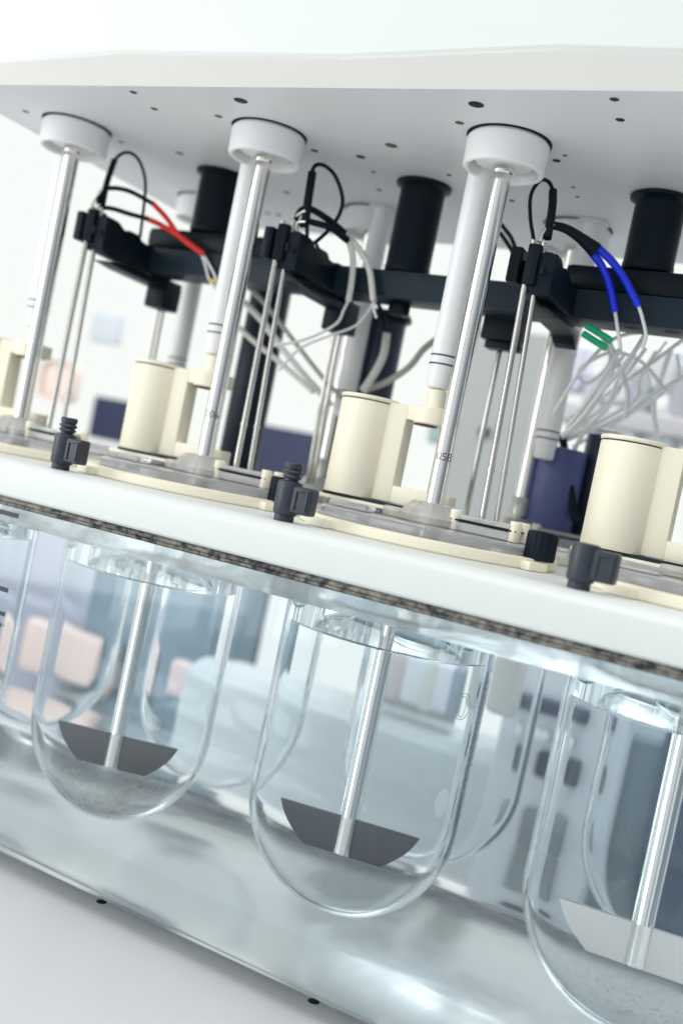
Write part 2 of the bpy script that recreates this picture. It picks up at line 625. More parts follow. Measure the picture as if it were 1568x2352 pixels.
tank = thing('water_bath_tank', 'clear acrylic tank with rounded bottom edge, filled with water', 'tank', (0, 60, -217))
tl = Vector((0, -60, 217))
TOPZ = -24.6
bm = bmesh.new()
for f in sweep(tank_profile(0, TOPZ), XL, XR, bm, True, 0):
    c = f.calc_center_median()
    if abs(f.normal.x) < 0.5 and c.z < -178:
        f.material_index = 2 if f.normal.z < -0.999 else 3
# rim and the dry strip of the inner wall
ix0, ix1, iy0, iy1 = XL + 6, XR - 6, YW + 6, YB - 6
for a, b, c, d in (((XL, YW), (XR, YW), (ix1, iy0), (ix0, iy0)), ((XR, YW), (XR, YB), (ix1, iy1), (ix1, iy0)),
                   ((XR, YB), (XL, YB), (ix0, iy1), (ix1, iy1)), ((XL, YB), (XL, YW), (ix0, iy0), (ix0, iy1))):
    f = bm.faces.new([bm.verts.new((*p, TOPZ)) for p in (a, b, c, d)])
    f.normal_update()
    if f.normal.z < 0: f.normal_flip()
for a, b, nrm in (((ix0, iy0), (ix1, iy0), (0, 1)), ((ix1, iy0), (ix1, iy1), (-1, 0)), ((ix1, iy1), (ix0, iy1), (0, -1)), ((ix0, iy1), (ix0, iy0), (1, 0))):
    f = bm.faces.new([bm.verts.new(p) for p in ((*a, WL), (*b, WL), (*b, TOPZ), (*a, TOPZ))])
    f.normal_update()
    if f.normal.dot(Vector((*nrm, 0))) < 0: f.normal_flip()
    f.material_index = 1
bmesh.ops.translate(bm, verts=bm.verts, vec=tl)
obj('wall', bm, [G_ACR, G_ACRW, G_FLOOR, G_LIP], tank)

bm = box(XL + 30, XR - 30, -48, 180, -210.4, -209.6, 0.3)  # opaque sheet added inside the tank to blur the floor's mirror reflections
bmesh.ops.translate(bm, verts=bm.verts, vec=tl)
lm, lt, lb = mat('diffuser_sheet')
lb.inputs['Base Color'].default_value = (0.72, 0.775, 0.80, 1)
lb.inputs['Metallic'].default_value = 0.55
lb.inputs['Roughness'].default_value = 0.19
_n = lt.nodes.new('ShaderNodeTexNoise'); _n.inputs['Scale'].default_value = 14; _n.inputs['Detail'].default_value = 3
_c = lt.nodes.new('ShaderNodeTexCoord'); lt.links.new(_c.outputs['Object'], _n.inputs['Vector'])
_b = lt.nodes.new('ShaderNodeBump'); _b.inputs['Strength'].default_value = 0.45; _b.inputs['Distance'].default_value = 0.003
lt.links.new(_n.outputs['Fac'], _b.inputs['Height']); lt.links.new(_b.outputs[0], lb.inputs['Normal'])
obj('reflection_diffuser', bm, lm, tank)


def on_wall(bm):               # text lying in XY -> standing on the outer face of the front wall
    bmesh.ops.rotate(bm, verts=bm.verts, cent=(0, 0, 0), matrix=Matrix.Rotation(PI / 2, 3, 'X'))
    return bm


def wall_text(s, size, xr, z):
    b = text_bm(s, size, 0.02, 0.045)
    mx = max(v.co.x for v in b.verts)
    on_wall(b)
    bmesh.ops.translate(b, verts=b.verts, vec=Vector((xr - mx, YW - 0.06, z)) + tl)
    return b


obj('printed_text', wall_text('OPERATING', 3.2, -197.6, -35.6), INK, tank)
obj('printed_text', wall_text('LEVEL', 3.2, -196.8, -39.2), INK, tank)
for x0, x1, z0, z1 in ((-226, -192.8, -29.8, -27.3), (-226, -190.0, -69.4, -66.9), (-226, -188.9, -82.0, -79.7), (-226, -190.0, -88.0, -85.9), (-189.2, -188.4, -87.0, -86.2)):
    bm = bmesh.new()
    box(x0, x1, YW - 0.09, YW - 0.03, z0, z1, 0, bm)
    bmesh.ops.translate(bm, verts=bm.verts, vec=tl)
    obj('printed_bar', bm, INK, tank, smooth=False)

bm = bmesh.new()
sweep(tank_profile(6, WL), ix0, ix1, bm, True, 0)
holed_sheet(ix0, ix1, iy0, iy1, WL, [(x, y, RV) for x, y in FR + BR], bm, True, 64, 1)
tag(obj('bath_water', bm, [G_WSIDE, G_WTOP]), kind='structure')

# ------------------------------------------------------------------ vessel plate with the gasket below it
plate = thing('vessel_plate', 'long white plate carrying the vessels, with a rounded front edge', 'plate', (0, 60, -20))
pl = Vector((0, -60, 20))
HR = 59.0
PF = YW - 2
bm = bmesh.new()
holes = [(x, y, HR) for x, y in FR + BR]
holed_sheet(XL, XR, PF + 9, 240, 0, holes, bm, True)
holed_sheet(XL, XR, PF + 2, 240, -20, holes, bm, False)
P = [(PF + 9, 0)]
for i in range(1, 11):
    a = PI / 2 + i * PI / 2 / 10
    P.append((PF + 9 + 9 * math.cos(a), -6 + 6 * math.sin(a)))
P += [(PF, -18)]
for i in range(1, 6):
    a = PI + i * PI / 2 / 5
    P.append((PF + 2 + 2 * math.cos(a), -18 + 2 * math.sin(a)))
A = [bm.verts.new((XL, y, z)) for y, z in P]
B = [bm.verts.new((XR, y, z)) for y, z in P]
for i in range(len(P) - 1):
    bm.faces.new((A[i], A[i + 1], B[i + 1], B[i]))
for X, V, s in ((XL, A, 1), (XR, B, -1)):
    e = [bm.verts.new((X, 240, -20)), bm.verts.new((X, 240, 0))]
    bm.faces.new(V + e)
bm.faces.new([bm.verts.new(p) for p in ((XL, 240, 0), (XR, 240, 0), (XR, 240, -20), (XL, 240, -20))])
for hx, hy, hr in holes:
    lathe([(hr, -20), (hr, 0)], 64, (hx, hy, 0), bm=bm)
bmesh.ops.translate(bm, verts=bm.verts, vec=pl)
obj('slab', bm, WHITE, plate, flat_angle=50)
bm = bmesh.new()
nx = 260
g0 = []
for i in range(nx + 1):
    x = XL + (XR - XL) * i / nx
    j = 0.5 * noise.noise(Vector((x * 0.07, 3, 1)))
    j2 = 0.35 * noise.noise(Vector((x * 0.11, 9, 4)))
    g0.append([bm.verts.new((x, y + jj, z + j2 * kk)) for y, z, jj, kk in
               ((YB, -20.1, 0, 0), (YW + 0.2, -20.1, j, 0), (YW - 0.9, -21.0, j, 0), (YW - 0.9, -22.2, j, .3), (YW - .1, -22.5, j, 1), (YW - 0.6, -22.9, j, 1), (YW - .6, -24.0, j, 1), (YW + 0.4, -24.5, j, 0), (YW + 6, -24.5, 0, 0), (YW + 6, -20.3, 0, 0))])
for i in range(nx):
    for k in range(1, 9):
        bm.faces.new((g0[i][k], g0[i][k + 1], g0[i + 1][k + 1], g0[i + 1][k]))
bmesh.ops.recalc_face_normals(bm, faces=bm.faces)
bmesh.ops.translate(bm, verts=bm.verts, vec=pl)
tag(obj('gasket', bm, GASKET, plate), 'dirty dark foam gasket strip with mould spots')

# ------------------------------------------------------------------ drive head
head = thing('overhead_instrument', 'white faceted instrument top over the shafts, with a drilled underside', 'instrument', (0, 0, ZH))
hl = Vector((0, 0, -ZH))
HX0, HX1, HY1, HT = -345.0, 205.0, 215.0, 330.0
fx = [(HX0, -50, -57, 223), (-300, -61.5, -68, 224), (-200, -61.5, -76, 225), (-67, -61.5, -69, 225), (44, -61.5, -76.5, 225), (120, -61.5, -69.5, 225), (HX1, -50, -58, 225)]
bm = bmesh.new()
lower = [bm.verts.new((x, y, ZH)) for x, y, _, _ in fx]
bkl = [bm.verts.new((HX1, HY1, ZH)), bm.verts.new((HX0, HY1, ZH))]
bm.faces.new((lower + bkl)[::-1])
bmesh.ops.translate(bm, verts=bm.verts, vec=hl)
obj('underside', bm, UNDER, head, smooth=False)
bm = bmesh.new()
A = [bm.verts.new((x, y, ZH)) for x, y, _, _ in fx]
B = [bm.verts.new((x, y2 + 0.6, z2 - 1)) for x, _, y2, z2 in fx]
C2 = [bm.verts.new((x, y2, z2)) for x, _, y2, z2 in fx]
for i in range(len(fx) - 1):
    bm.faces.new((A[i], B[i], B[i + 1], A[i + 1]))
    bm.faces.new((B[i], C2[i], C2[i + 1], B[i + 1]))
bmesh.ops.recalc_face_normals(bm, faces=bm.faces)
bmesh.ops.translate(bm, verts=bm.verts, vec=hl)
obj('lower_bevel', bm, BEVEL, head, flat_angle=5)
bm = bmesh.new()
A = [bm.verts.new((x, y2, z2)) for x, _, y2, z2 in fx]
B = [bm.verts.new((x, y2 - 0.5, z2 + 1.4)) for x, _, y2, z2 in fx]
C2 = [bm.verts.new((x, y2 + 6, HT)) for x, _, y2, z2 in fx]
bk = [bm.verts.new((HX1, HY1, HT)), bm.verts.new((HX0, HY1, HT))]
bb = [bm.verts.new((HX1, HY1, ZH)), bm.verts.new((HX0, HY1, ZH))]
ee = [bm.verts.new((HX1, -50, ZH)), bm.verts.new((HX0, -50, ZH))]
for i in range(len(fx) - 1):
    bm.faces.new((A[i], B[i], B[i + 1], A[i + 1]))
    bm.faces.new((B[i], C2[i], C2[i + 1], B[i + 1]))
bm.faces.new(C2 + bk)
bm.faces.new((C2[-1], bk[0], bb[0], ee[0], A[-1], B[-1]))
bm.faces.new((C2[0], bk[1], bb[1], ee[1], A[0], B[0]))
bm.faces.new((bk[0], bk[1], bb[1], bb[0]))
bmesh.ops.recalc_face_normals(bm, faces=bm.faces)
bmesh.ops.translate(bm, verts=bm.verts, vec=hl)
obj('housing', bm, WHITE, head, flat_angle=12)
# holes and screw heads read off the underside: (x, y, radius, brass)
HL = [(-204.7, -53.3, 2.2, 0), (-207.4, -30.6, 2.1, 0), (-167.9, -22.0, 2.4, 1), (-138.3, -44.4, 3.9, 0), (-317, -21.9, 2.4, 1), (-278.4, 25.7, 2.2, 1),
      (-242.3, 42.3, 2.9, 1), (-131.2, 27.1, 2.4, 0), (-103.4, 34.1, 2.9, 0), (-74.2, 13.8, 3.6, 1), (-107.2, 59.9, 1.6, 0), (-56.1, 58.5, 1.6, 0),
      (-19.8, -21.3, 2.4, 1), (-2.7, -44.4, 3.9, 0), (65.6, -52.5, 2.2, 0), (63.5, -29.8, 2.2, 0), (17.8, 27.1, 2.4, 0), (24.7, 18.9, 1.4, 1),
      (16.7, 68.7, 1.3, 0), (14.9, 85.3, 1.4, 0), (-249.4, 167.7, 2.6, 0), (-240.3, 169.1, 2.6, 0), (-53, 110, 2.4, 0), (-200, 112, 2.4, 0), (-119, 94, 2.0, 0), (-30, 100, 2.0, 0)]
for x, y, r, br in HL:
    bm = lathe([(0, 0.0), (r * 0.96, 0.0), (r, 0.06)], 24, Vector((x, y, ZH - 0.12)) + hl)
    obj('screw_hole', bm, HOLEB if br else HOLE, head)
for x, y in FR + BR:
    bm = lathe([(0, ZH - 3.2), (17.6, ZH - 3.2), (18.4, ZH - 14.0), (18.6, ZH - 16.4), (19.6, ZH - 17), (20.6, ZH - 16.6), (21.1, ZH - 15.8), (21.5, ZH - 2.4), (21.2, ZH - 1.6), (20, ZH - 1.3), (20, ZH - 0.05)], 72)
    bmesh.ops.recalc_face_normals(bm, faces=bm.faces)
    bmesh.ops.translate(bm, verts=bm.verts, vec=Vector((x, y, 0)) + hl)
    c = obj('drive_collar', bm, WHITE2, head, flat_angle=30)
    bm = ring(20.3, 22.3, ZH - 0.5, ZH - 0.02, 72)
    bmesh.ops.translate(bm, verts=bm.verts, vec=Vector((x, y, 0)) + hl)
    obj('shadow_gap', bm, NAVY, c)
    bm = cyl(15.2, ZH - 13.0, ZH - 3.3, 64, (x, y, 0), 0.8)
    bmesh.ops.translate(bm, verts=bm.verts, vec=hl)
    obj('chuck_face', bm, WHITE2, c)


ETCH = bpy.data.materials.new('white_etching')
ETCH.use_nodes = True
_t = ETCH.node_tree
_t.nodes.clear()
_o = _t.nodes.new('ShaderNodeOutputMaterial')
_m = _t.nodes.new('ShaderNodeMixShader')
_d = _t.nodes.new('ShaderNodeBsdfDiffuse'); _d.inputs[0].default_value = (0.97, 0.98, 0.98, 1)
_l = _t.nodes.new('ShaderNodeBsdfTranslucent'); _l.inputs[0].default_value = (0.97, 0.98, 0.98, 1)
_t.links.new(_d.outputs[0], _m.inputs[1]); _t.links.new(_l.outputs[0], _m.inputs[2]); _t.links.new(_m.outputs[0], _o.inputs[0])


# ------------------------------------------------------------------ paddles (shaft + blade), one per station
def text_on_shaft(s, h, r, z, ang):
    b = text_bm(s, h, 0.0, 0.02)
    mx = max(v.co.x for v in b.verts)
    for v in b.verts:
        a = ang + (v.co.x - mx / 2) / r
        zz = v.co.y
        v.co = Vector(((r + 0.05) * math.cos(a), (r + 0.05) * math.sin(a), z + zz))
    bmesh.ops.subdivide_edges(b, edges=b.edges[:], cuts=1)
    for v in b.verts:
        q = Vector((v.co.x, v.co.y)); q = q.normalized() * (r + 0.05)
        v.co.x, v.co.y = q
    return b


def blade_pts():
    pts = [(-37.25, 19)]
    cxx, R0 = 0, 41.5
    # sides: arcs from the top corners down to the 42 mm wide foot
    for i in range(1, 9):
        t = i / 8
        x = 37.25 + (21 - 37.25) * t
        bul = 3.4 * math.sin(PI * t)
        pts.append((-(x + bul * 0.75), 19 * (1 - t) - bul * 0.0))
    q = [(-a, b) for a, b in pts[::-1]]
    return pts + q


BL = blade_pts()
PZ = -160.0


def paddle(x, y, ang, num, label, group, bladem=BLADE, numang=-1.2):
    t = thing('paddle_stirrer', label, 'stirrer', (x, y, PZ), group)
    bm = lathe([(0, 0.3), (4.4, 0.3), (4.875, 0.8), (4.875, 19.5), (4.9, 19.6), (4.875, 19.7), (4.875, 355), (5.15, 355.3), (5.5, 357), (5.5, 361), (7.0, 369.8), (0, 369.8)], 40)
    sh = obj('shaft', bm, STEEL, t)
    bm = prism(BL, -1.6, 1.6, 'XZ', bev=0.25)
    bmesh.ops.rotate(bm, verts=bm.verts, cent=(0, 0, 0), matrix=Matrix.Rotation(ang, 3, 'Z'))
    obj('blade', bm, bladem, t)
    if num:
        b = text_on_shaft(num, 5.9, 4.875, -PZ + 44.5, numang)
        obj('engraved_number', b, ENGR, sh)
    return t


gs = 'steel paddle stirrers in two rows of four'
vang = [0.3, 0.4266, 0.232, 0.13]
nums = ['', '006', '058', '']
plab = ['leftmost front steel paddle shaft, its blade cut off by the frame',
        'front steel paddle with dark blade in the left complete vessel, shaft numbered 006',
        'front steel paddle with dark blade in the centre vessel, shaft numbered 058',
        'front paddle with pale blade in the large vessel cut by the right edge']
for i, (x, y) in enumerate(FR):
    paddle(x, y, vang[i], nums[i], plab[i], gs, BLADEW if i == 3 else BLADE)
blab = ['blurred rear steel rod behind the left red tubing', 'blurred rear steel rod behind the middle white tubing',
        'blurred rear steel rod just right of the middle grey cupboard', 'blurred rear steel rod behind the right cream bracket']
for i, (x, y) in enumerate(BR):
    t = thing('drive_rod', blab[i], 'rod', (x, y, 2), 'steel rods of the rear row')
    h = ZH - 3.3 - 2
    obj('shaft', lathe([(0, 0.3), (4.4, 0.3), (4.875, 0.8), (4.875, h - 14), (5.5, h - 12), (5.5, h - 8), (7, h), (0, h)], 40), STEEL, t)
    obj('hub_sleeve', cyl(6.5, 22, 34, 32), COVERC, t)

# ------------------------------------------------------------------ vessels and what is in them
VB = -188.0
WALL = 2.4


def vessel(i, x, y, label, lab2):
    t = thing('glass_vessel', label, 'vessel', (x, y, 0), 'round bottomed glass vessels hanging in the bath')
    ri = RV - WALL
    prof, ms = [], []
    # inner surface from liquid level up, lip, outer down
    prof.append((ri, LL + 1.6)); ms.append(1)
    prof.append((ri, 1.0)); ms.append(1)
    prof.append((ri + 0.8, 3.6)); ms.append(1)
    prof.append((58.4, 3.6)); ms.append(1)
    prof.append((58.6, 1.2)); ms.append(1)
    prof.append((57.6, 0.4)); ms.append(1)
    prof.append((RV, -0.8)); ms.append(1)
    prof.append((RV, WL)); ms.append(0)
    zc = VB + RV
    prof.append((RV, zc)); ms.append(0)
    for k in range(1, 21):
        a = k * PI / 2 / 20
        prof.append((RV * math.cos(a) if k < 20 else 0, zc - RV * math.sin(a))); ms.append(0)
    bm = lathe(prof, 112, mats=ms[:len(prof) - 1])
    for f in bm.faces:
        f.normal_update()
    # outward normals for glass: away from the wall
    mid = RV - WALL / 2
    for f in bm.faces:
        c = f.calc_center_median()
        if c.z > zc:
            rr = math.hypot(c.x, c.y)
            if c.z > 3.4: want = f.normal.z > 0
            elif rr > mid: want = f.normal.x * c.x + f.normal.y * c.y + (-0.2 if c.z > -0.8 and rr > RV + .3 and c.z < 1 else 0) * f.normal.z > 0
            else: want = f.normal.x * c.x + f.normal.y * c.y < 0
        else:
            want = f.normal.dot(c - Vector((0, 0, zc))) > 0
        if not want: f.normal_flip()
    obj('glass_wall', bm, [G_WET, G_AIR], t)
    # liquid
    prof, ms = [(0, LL)], []
    prof += [(ri - 5, LL), (ri - 2.2, LL + 0.3), (ri - 0.9, LL + 0.8), (ri, LL + 1.6)]
    ms = [1, 1, 1, 1]
    prof.append((ri, zc)); ms.append(0)
    for k in range(1, 21):
        a = k * PI / 2 / 20
        prof.append((ri * math.cos(a) if k < 20 else 0, zc - ri * math.sin(a))); ms.append(0)
    bm = lathe(prof, 112, mats=ms)
    for f in bm.faces:
        f.normal_update()
        c = f.calc_center_median()
        if f.material_index == 1: want = f.normal.z > 0
        else:
            ctr = Vector((0, 0, max(zc, c.z) if c.z > zc else zc))
            want = f.normal.dot(c - ctr) > 0
        if not want: f.normal_flip()
    q = obj('vessel_liquid', bm, [G_LIQ, G_LTOP], loc=(x, y, 0))
    tag(q, lab2, 'liquid', 'clear liquid filling the vessels')
    return t


vl = ['glass vessel at the left edge, most of it outside the picture', 'left complete glass vessel with white powder and a dark paddle blade',
      'centre glass vessel with white graduation marks and a dark paddle blade', 'large glass vessel cut by the right edge, with a pale paddle blade']
vb = ['blurred rear glass vessel furthest left behind the pink box', 'blurred rear glass vessel seen between the left and centre vessels',
      'blurred rear glass vessel behind the centre vessel at its right side', 'blurred rear glass vessel seen inside the large right vessel']
for i, (x, y) in enumerate(FR):
    vessel(i, x, y, vl[i], 'clear liquid in the ' + vl[i].split(',')[0])
for i, (x, y) in enumerate(BR):
    vessel(i, x, y, vb[i], 'clear liquid in the ' + vb[i])


def powder(x, y, top, m, label, seed):
    bm = bmesh.new()
    zc = VB + RV
    r = RV - WALL - 0.5
    amax = math.acos(max(-1, min(1, (zc - top) / r)))
    n, s = 16, 72
    rings = [[bm.verts.new((0, 0, zc - r))]]
    for i in range(1, n + 1):
        a = amax * i / n
        rings.append([bm.verts.new((r * math.sin(a) * math.cos(2 * PI * k / s), r * math.sin(a) * math.sin(2 * PI * k / s), zc - r * math.cos(a))) for k in range(s)])
    for k in range(s):
        bm.faces.new((rings[0][0], rings[1][(k + 1) % s], rings[1][k]))
    for i in range(1, n):
        for k in range(s):
            bm.faces.new((rings[i][k], rings[i][(k + 1) % s], rings[i + 1][(k + 1) % s], rings[i + 1][k]))
    o = obj('settled_powder', bm, m, loc=(x, y, 0))
    # low uneven heap on the bottom
    return tag(o, label, 'powder', kind='stuff')


powder(FR[1][0], 0, -150, powder_mat('white_powder_film', (0.97, 0.95, 0.94), 0.25, 0.8, 70, -0.154), 'white powder cloud settled in the bottom of the left complete vessel', 1)
powder(FR[2][0], 0, -152, powder_mat('thin_powder_film', (0.96, 0.97, 0.96), 0.02, 0.30, 75, -0.158), 'thin grey white powder haze in the bottom of the centre vessel', 2)
powder(FR[3][0], 0, -146, powder_mat('speckled_powder_film', (0.62, 0.68, 0.70), 0.12, 0.42, 420, -0.150), 'speckled bluish powder in the bottom of the right vessel', 3)

# etched marks on the centre vessel
cv = [o for o in COL.objects if o.name.startswith('glass_vessel')][2]


def on_vessel(a, z, rr=RV + 0.12):
    return Vector((rr * math.cos(a), rr * math.sin(a), z))


def vessel_at(px, py):         # front surface point of the centre vessel seen at a picture point
    r = ray(px, py).normalized()
    p = CAMP + r * ((YW - CAMP.y) / r.y)
    q = Vector((r.x / 1.33, 0, r.z / 1.33)); q.y = math.sqrt(1 - q.x ** 2 - q.z ** 2)
    a = q.x ** 2 + q.y ** 2; b = 2 * (p.x * q.x + p.y * q.y); c = p.x ** 2 + p.y ** 2 - (RV + .1) ** 2
    d = b * b - 4 * a * c
    t = (-b - math.sqrt(max(d, 0))) / (2 * a)
    v = p + q * t
    return math.atan2(v.y, v.x), v.z


def curve_mark(pts, wd, name='etched_mark'):
    bm = bmesh.new()
    tube([on_vessel(a, z) for a, z in pts], wd, 6, 6, bm)
    o = obj(name, bm, ETCH, cv)
    return o


a0, z0 = vessel_at(1062, 1622)
curve_mark([(a0 + math.cos(t) * 6.2 / RV, z0 + math.sin(t) * 6.2) for t in [2 * PI * i / 24 for i in range(25)]], 0.16, 'etched_circle')
curve_mark([(a0 + math.cos(t) * 2.6 / RV, z0 + math.sin(t) * 5.0) for t in [2 * PI * i / 24 for i in range(25)]], 0.14, 'etched_circle')
a1, z1 = vessel_at(1015, 1843)
bm = bmesh.new()
vv = [bm.verts.new(on_vessel(a1 + math.cos(t) * 5.2 / RV, z1 + math.sin(t) * 6.8)) for t in [2 * PI * i / 32 for i in range(32)]]
bm.faces.new(vv)
fro = glass('frosted_spot', 1.12, (1, 1, 1), 0.5)
obj('frosted_spot', bm, fro, cv, smooth=False)
for j in range(14):
    z = z0 + 12 - j * 4.1
    aa = a0 + 0.30
    ln = 0.22 if j % 5 == 0 else 0.13
    curve_mark([(aa + ln * t / 4, z) for t in range(5)], 0.16)
for j, (dx, dz) in enumerate(((0, 0), (3, 9), (-2, 17), (4, 24))):
    aa = a0 + 0.42
    curve_mark([(aa + (dx + random.uniform(-2, 2)) / RV, z0 - 8 + dz + s) for s in (0, 1.5, 3.2, 4.0)], 0.13)


# ------------------------------------------------------------------ rings, covers, clips
def cream_ring(x, y, label):
    t = thing('retaining_ring', label, 'ring', (x, y, 0), 'cream rings round the vessel openings')
    bm = ring(59.6, 67.5, 0.05, 5.6, 96, bev=0.9)
    obj('rim', bm, CREAM, t)
    for a in (-118, -20, 72, 165):
        b = box(62, 72.5, -7.5, 7.5, 0.08, 4.6, 1.2)
        bmesh.ops.rotate(b, verts=b.verts, cent=(0, 0, 0), matrix=Matrix.Rotation(math.radians(a), 3, 'Z'))
        obj('lug', b, CREAM, t)
    return t


def cover(x, y, label):
    t = thing('vessel_cover', label, 'cover', (x, y, 4), 'clear vessel covers on the plate')
    bm = lathe([(6, 0.1), (57.0, 0.1), (58.2, 0.8), (58.6, 2.0), (58.2, 5.4), (57.2, 6.3), (56, 6.6), (6, 6.6)], 96, closed=True)
    obj('disc', bm, COVER, t)
    bm = lathe([(5.6, 6.9), (17.5, 6.9), (18, 7.6), (18, 10.5), (13, 16.2), (11.5, 17.6), (9, 18.2), (5.6, 18.2)], 10, closed=True)
    obj('hub', bm, COVERC, t, flat_angle=20)
    b = box(15, 48, -9, 9, 7.0, 11.6, 1.2)
    obj('port_block', b, COVERC, t)
    b = box(14, 49, -9.5, 9.5, 11.8, 12.6, 0.2)
    obj('port_seal', b, NAVY, t)
    b = box(15, 48, -9, 9, 12.8, 15.2, 0.6)
    obj('port_lid', b, COVERC, t)
    for sx, sy in ((15.5, -6.5), (47.5, -6.5), (47.5, 7)):
        obj('screw', cyl(3.1, 6.8, 17.2, 24, (sx, sy, 0), 0.7), CREAM, t)
    obj('raised_pad', box(-46, -24, -30, -17, 6.8, 10.2, 1.6), COVER, t)
    obj('raised_pad', box(-50, -31, 4, 20, 6.8, 9.2, 1.6), COVER, t)
    bm = cyl(11, 6.8, 12.0, 32, (-20, 8, 0), 1.4)
    obj('plug', bm, COVERC, t)
    return t


def clip(x, y, knob, label):
    t = thing('locking_clip', label, 'clip', (x, y, 0), 'black locking clips along the plate edge')
    bm = lathe([(0, 0.1), (4.6, 0.1), (4.8, 0.6), (4.7, 3.0), (5.6, 3.6), (5.9, 4.4), (6.0, 17.5), (5.5, 18.8), (4.4, 19.2), (0, 19.2)], 36)
    obj('body', bm, CLIPM, t)
    b = box(3.0, 14.2, -4.0, 4.0, 4.6, 17.6, 1.5, seg=3)
    obj('wing', b, CLIPM, t)
    for sx in (6.3, 12.3):
        obj('rib', box(sx - 0.55, sx + 0.55, -4.7, -3.8, 6.2, 16.2, 0.35), CLIPM, t)
    obj('rib', box(6.3, 12.3, -4.7, -3.8, 15.1, 16.2, 0.35), CLIPM, t)
    if knob:
        bm = lathe([(0, 18.6), (3.4, 18.6), (3.4, 20.3), (4.3, 20.6), (4.5, 21.2), (4.2, 21.9), (3.6, 22.1), (3.6, 22.6), (4.5, 22.9), (4.7, 23.6), (4.4, 24.3), (3.7, 24.5), (3.7, 24.9), (4.2, 25.2), (4.4, 27.2), (3.8, 27.9), (2.4, 27.9), (1.6, 27.3), (0, 27.3)], 32)
        obj('knob', bm, CLIPM, t)
    return t


def ribbed_knob(x, y, label, r=7.6):
    t = thing('clamp_knob', label, 'knob', (x, y, 5.2), 'round ribbed knobs beside the covers')
    bm = bmesh.new()
    seg = 60
    prof = [(r * .93, 0), (r, 0.7), (r, 12.4), (r * .97, 13.4), (r * .86, 14)]
    rings = []
    for rr, z in prof:
        rings.append([bm.verts.new(((rr - (0.5 if (i % 4) < 2 and 0.5 < z < 12.5 else 0)) * math.cos(2 * PI * i / seg), (rr - (0.5 if (i % 4) < 2 and 0.5 < z < 12.5 else 0)) * math.sin(2 * PI * i / seg), z)) for i in range(seg)])
    for k in range(len(prof) - 1):
        for i in range(seg):
            bm.faces.new((rings[k][i], rings[k][(i + 1) % seg], rings[k + 1][(i + 1) % seg], rings[k + 1][i]))
    bm.faces.new(rings[0][::-1]); bm.faces.new(rings[-1])
    obj('grip', bm, NAVY, t)
    return t


where = ['at the far left edge of the plate', 'left of centre, round the shaft numbered 006', 'in the centre, round the shaft numbered 058', 'at the right edge of the picture']
for i, (x, y) in enumerate(FR):
    cream_ring(x, y, 'front cream ring ' + where[i])
    cover(x, y, 'smoky clear front cover ' + where[i])
wb = ['far left', 'left of centre', 'centre', 'right']
for i, (x, y) in enumerate(BR):
    cream_ring(x, y, 'blurred rear row cream ring, ' + wb[i] + ' one of four')
    cover(x, y, 'blurred rear row clear cover, ' + wb[i] + ' one of four')
clip(-180.0, -81, True, 'black locking clip with ridged knob, left one on the plate edge')
clip(-40.5, -81, True, 'black locking clip with ridged knob, middle one on the plate edge')
clip(101.0, -80, False, 'black locking clip without knob, right one on the plate edge')
ribbed_knob(64.0, -14, 'black ribbed knob at the right end of the centre cover')
ribbed_knob(64.0 - S, -14, 'black ribbed knob just behind the middle locking clip')
ribbed_knob(-62, 44, 'black ribbed knob under the centre cream bracket')
ribbed_knob(-62 + S, 44, 'black ribbed knob under the right cream bracket')
ribbed_knob(-62 - S, 44, 'black ribbed knob under the left blurred cream bracket')


# ------------------------------------------------------------------ cream brackets and the white plunger tubes
def bracket(x, y, label):
    t = thing('cream_bracket', label, 'bracket', (x, y, 11), 'cream cylinder brackets on the covers')
    cx0 = -55.5
    obj('cylinder', cyl(16.0, 6.0, 58.6, 64, (cx0, 0, 0), 0.5), CREAM, t)
    obj('lid', cyl(16.5, 59.2, 61.5, 64, (cx0, 0, 0), 0.8), CREAM, t)
    obj('lid_seam', cyl(15.6, 58.4, 59.4, 48, (cx0, 0, 0), 0.1), SLATE, t)
    # flat frame with an upright window, standing along x
    bm = bmesh.new()
    box(-44, -29.5, -6.0, 6.0, 6.3, 60.2, 1.0, bm)
    box(-30.3, 4, -5.6, 5.6, 6.5, 15.8, 0.8, bm)
    box(-30.3, -4, -5.6, 5.6, 52.4, 60.4, 0.8, bm)
    obj('frame', bm, CREAM, t)
    bm = lathe([(0, 51.4), (9.4, 51.4), (10, 52), (10, 60), (9.2, 61), (5.6, 61.2), (5.2, 62), (5.0, 70.5), (4.4, 71), (0, 71)], 40, (-17.0, 0, 0))
    obj('arm_boss', bm, CREAM, t)
    obj('boss_seal', cyl(6.4, 50.5, 51.3, 32, (-20.0, -1, 0), 0.2), plastic('dark_red_seal', (0.12, 0.01, 0.01), 0.4), t)
    obj('foot_plate', box(-73, 2, -13, 13, 2.2, 4.2, 0.6), CREAM, t)
    obj('foot_gap', box(-68, 0, -11, 11, 4.3, 6.0, 0.2), SLATE, t)
    obj('foot', box(-30, -8, -11, 8, -0.1, 2.1, 0.4), CREAM, t)
    obj('foot', box(-66, -50, -8, 8, -4, 2.1, 0.4), COVERC, t)
    return t


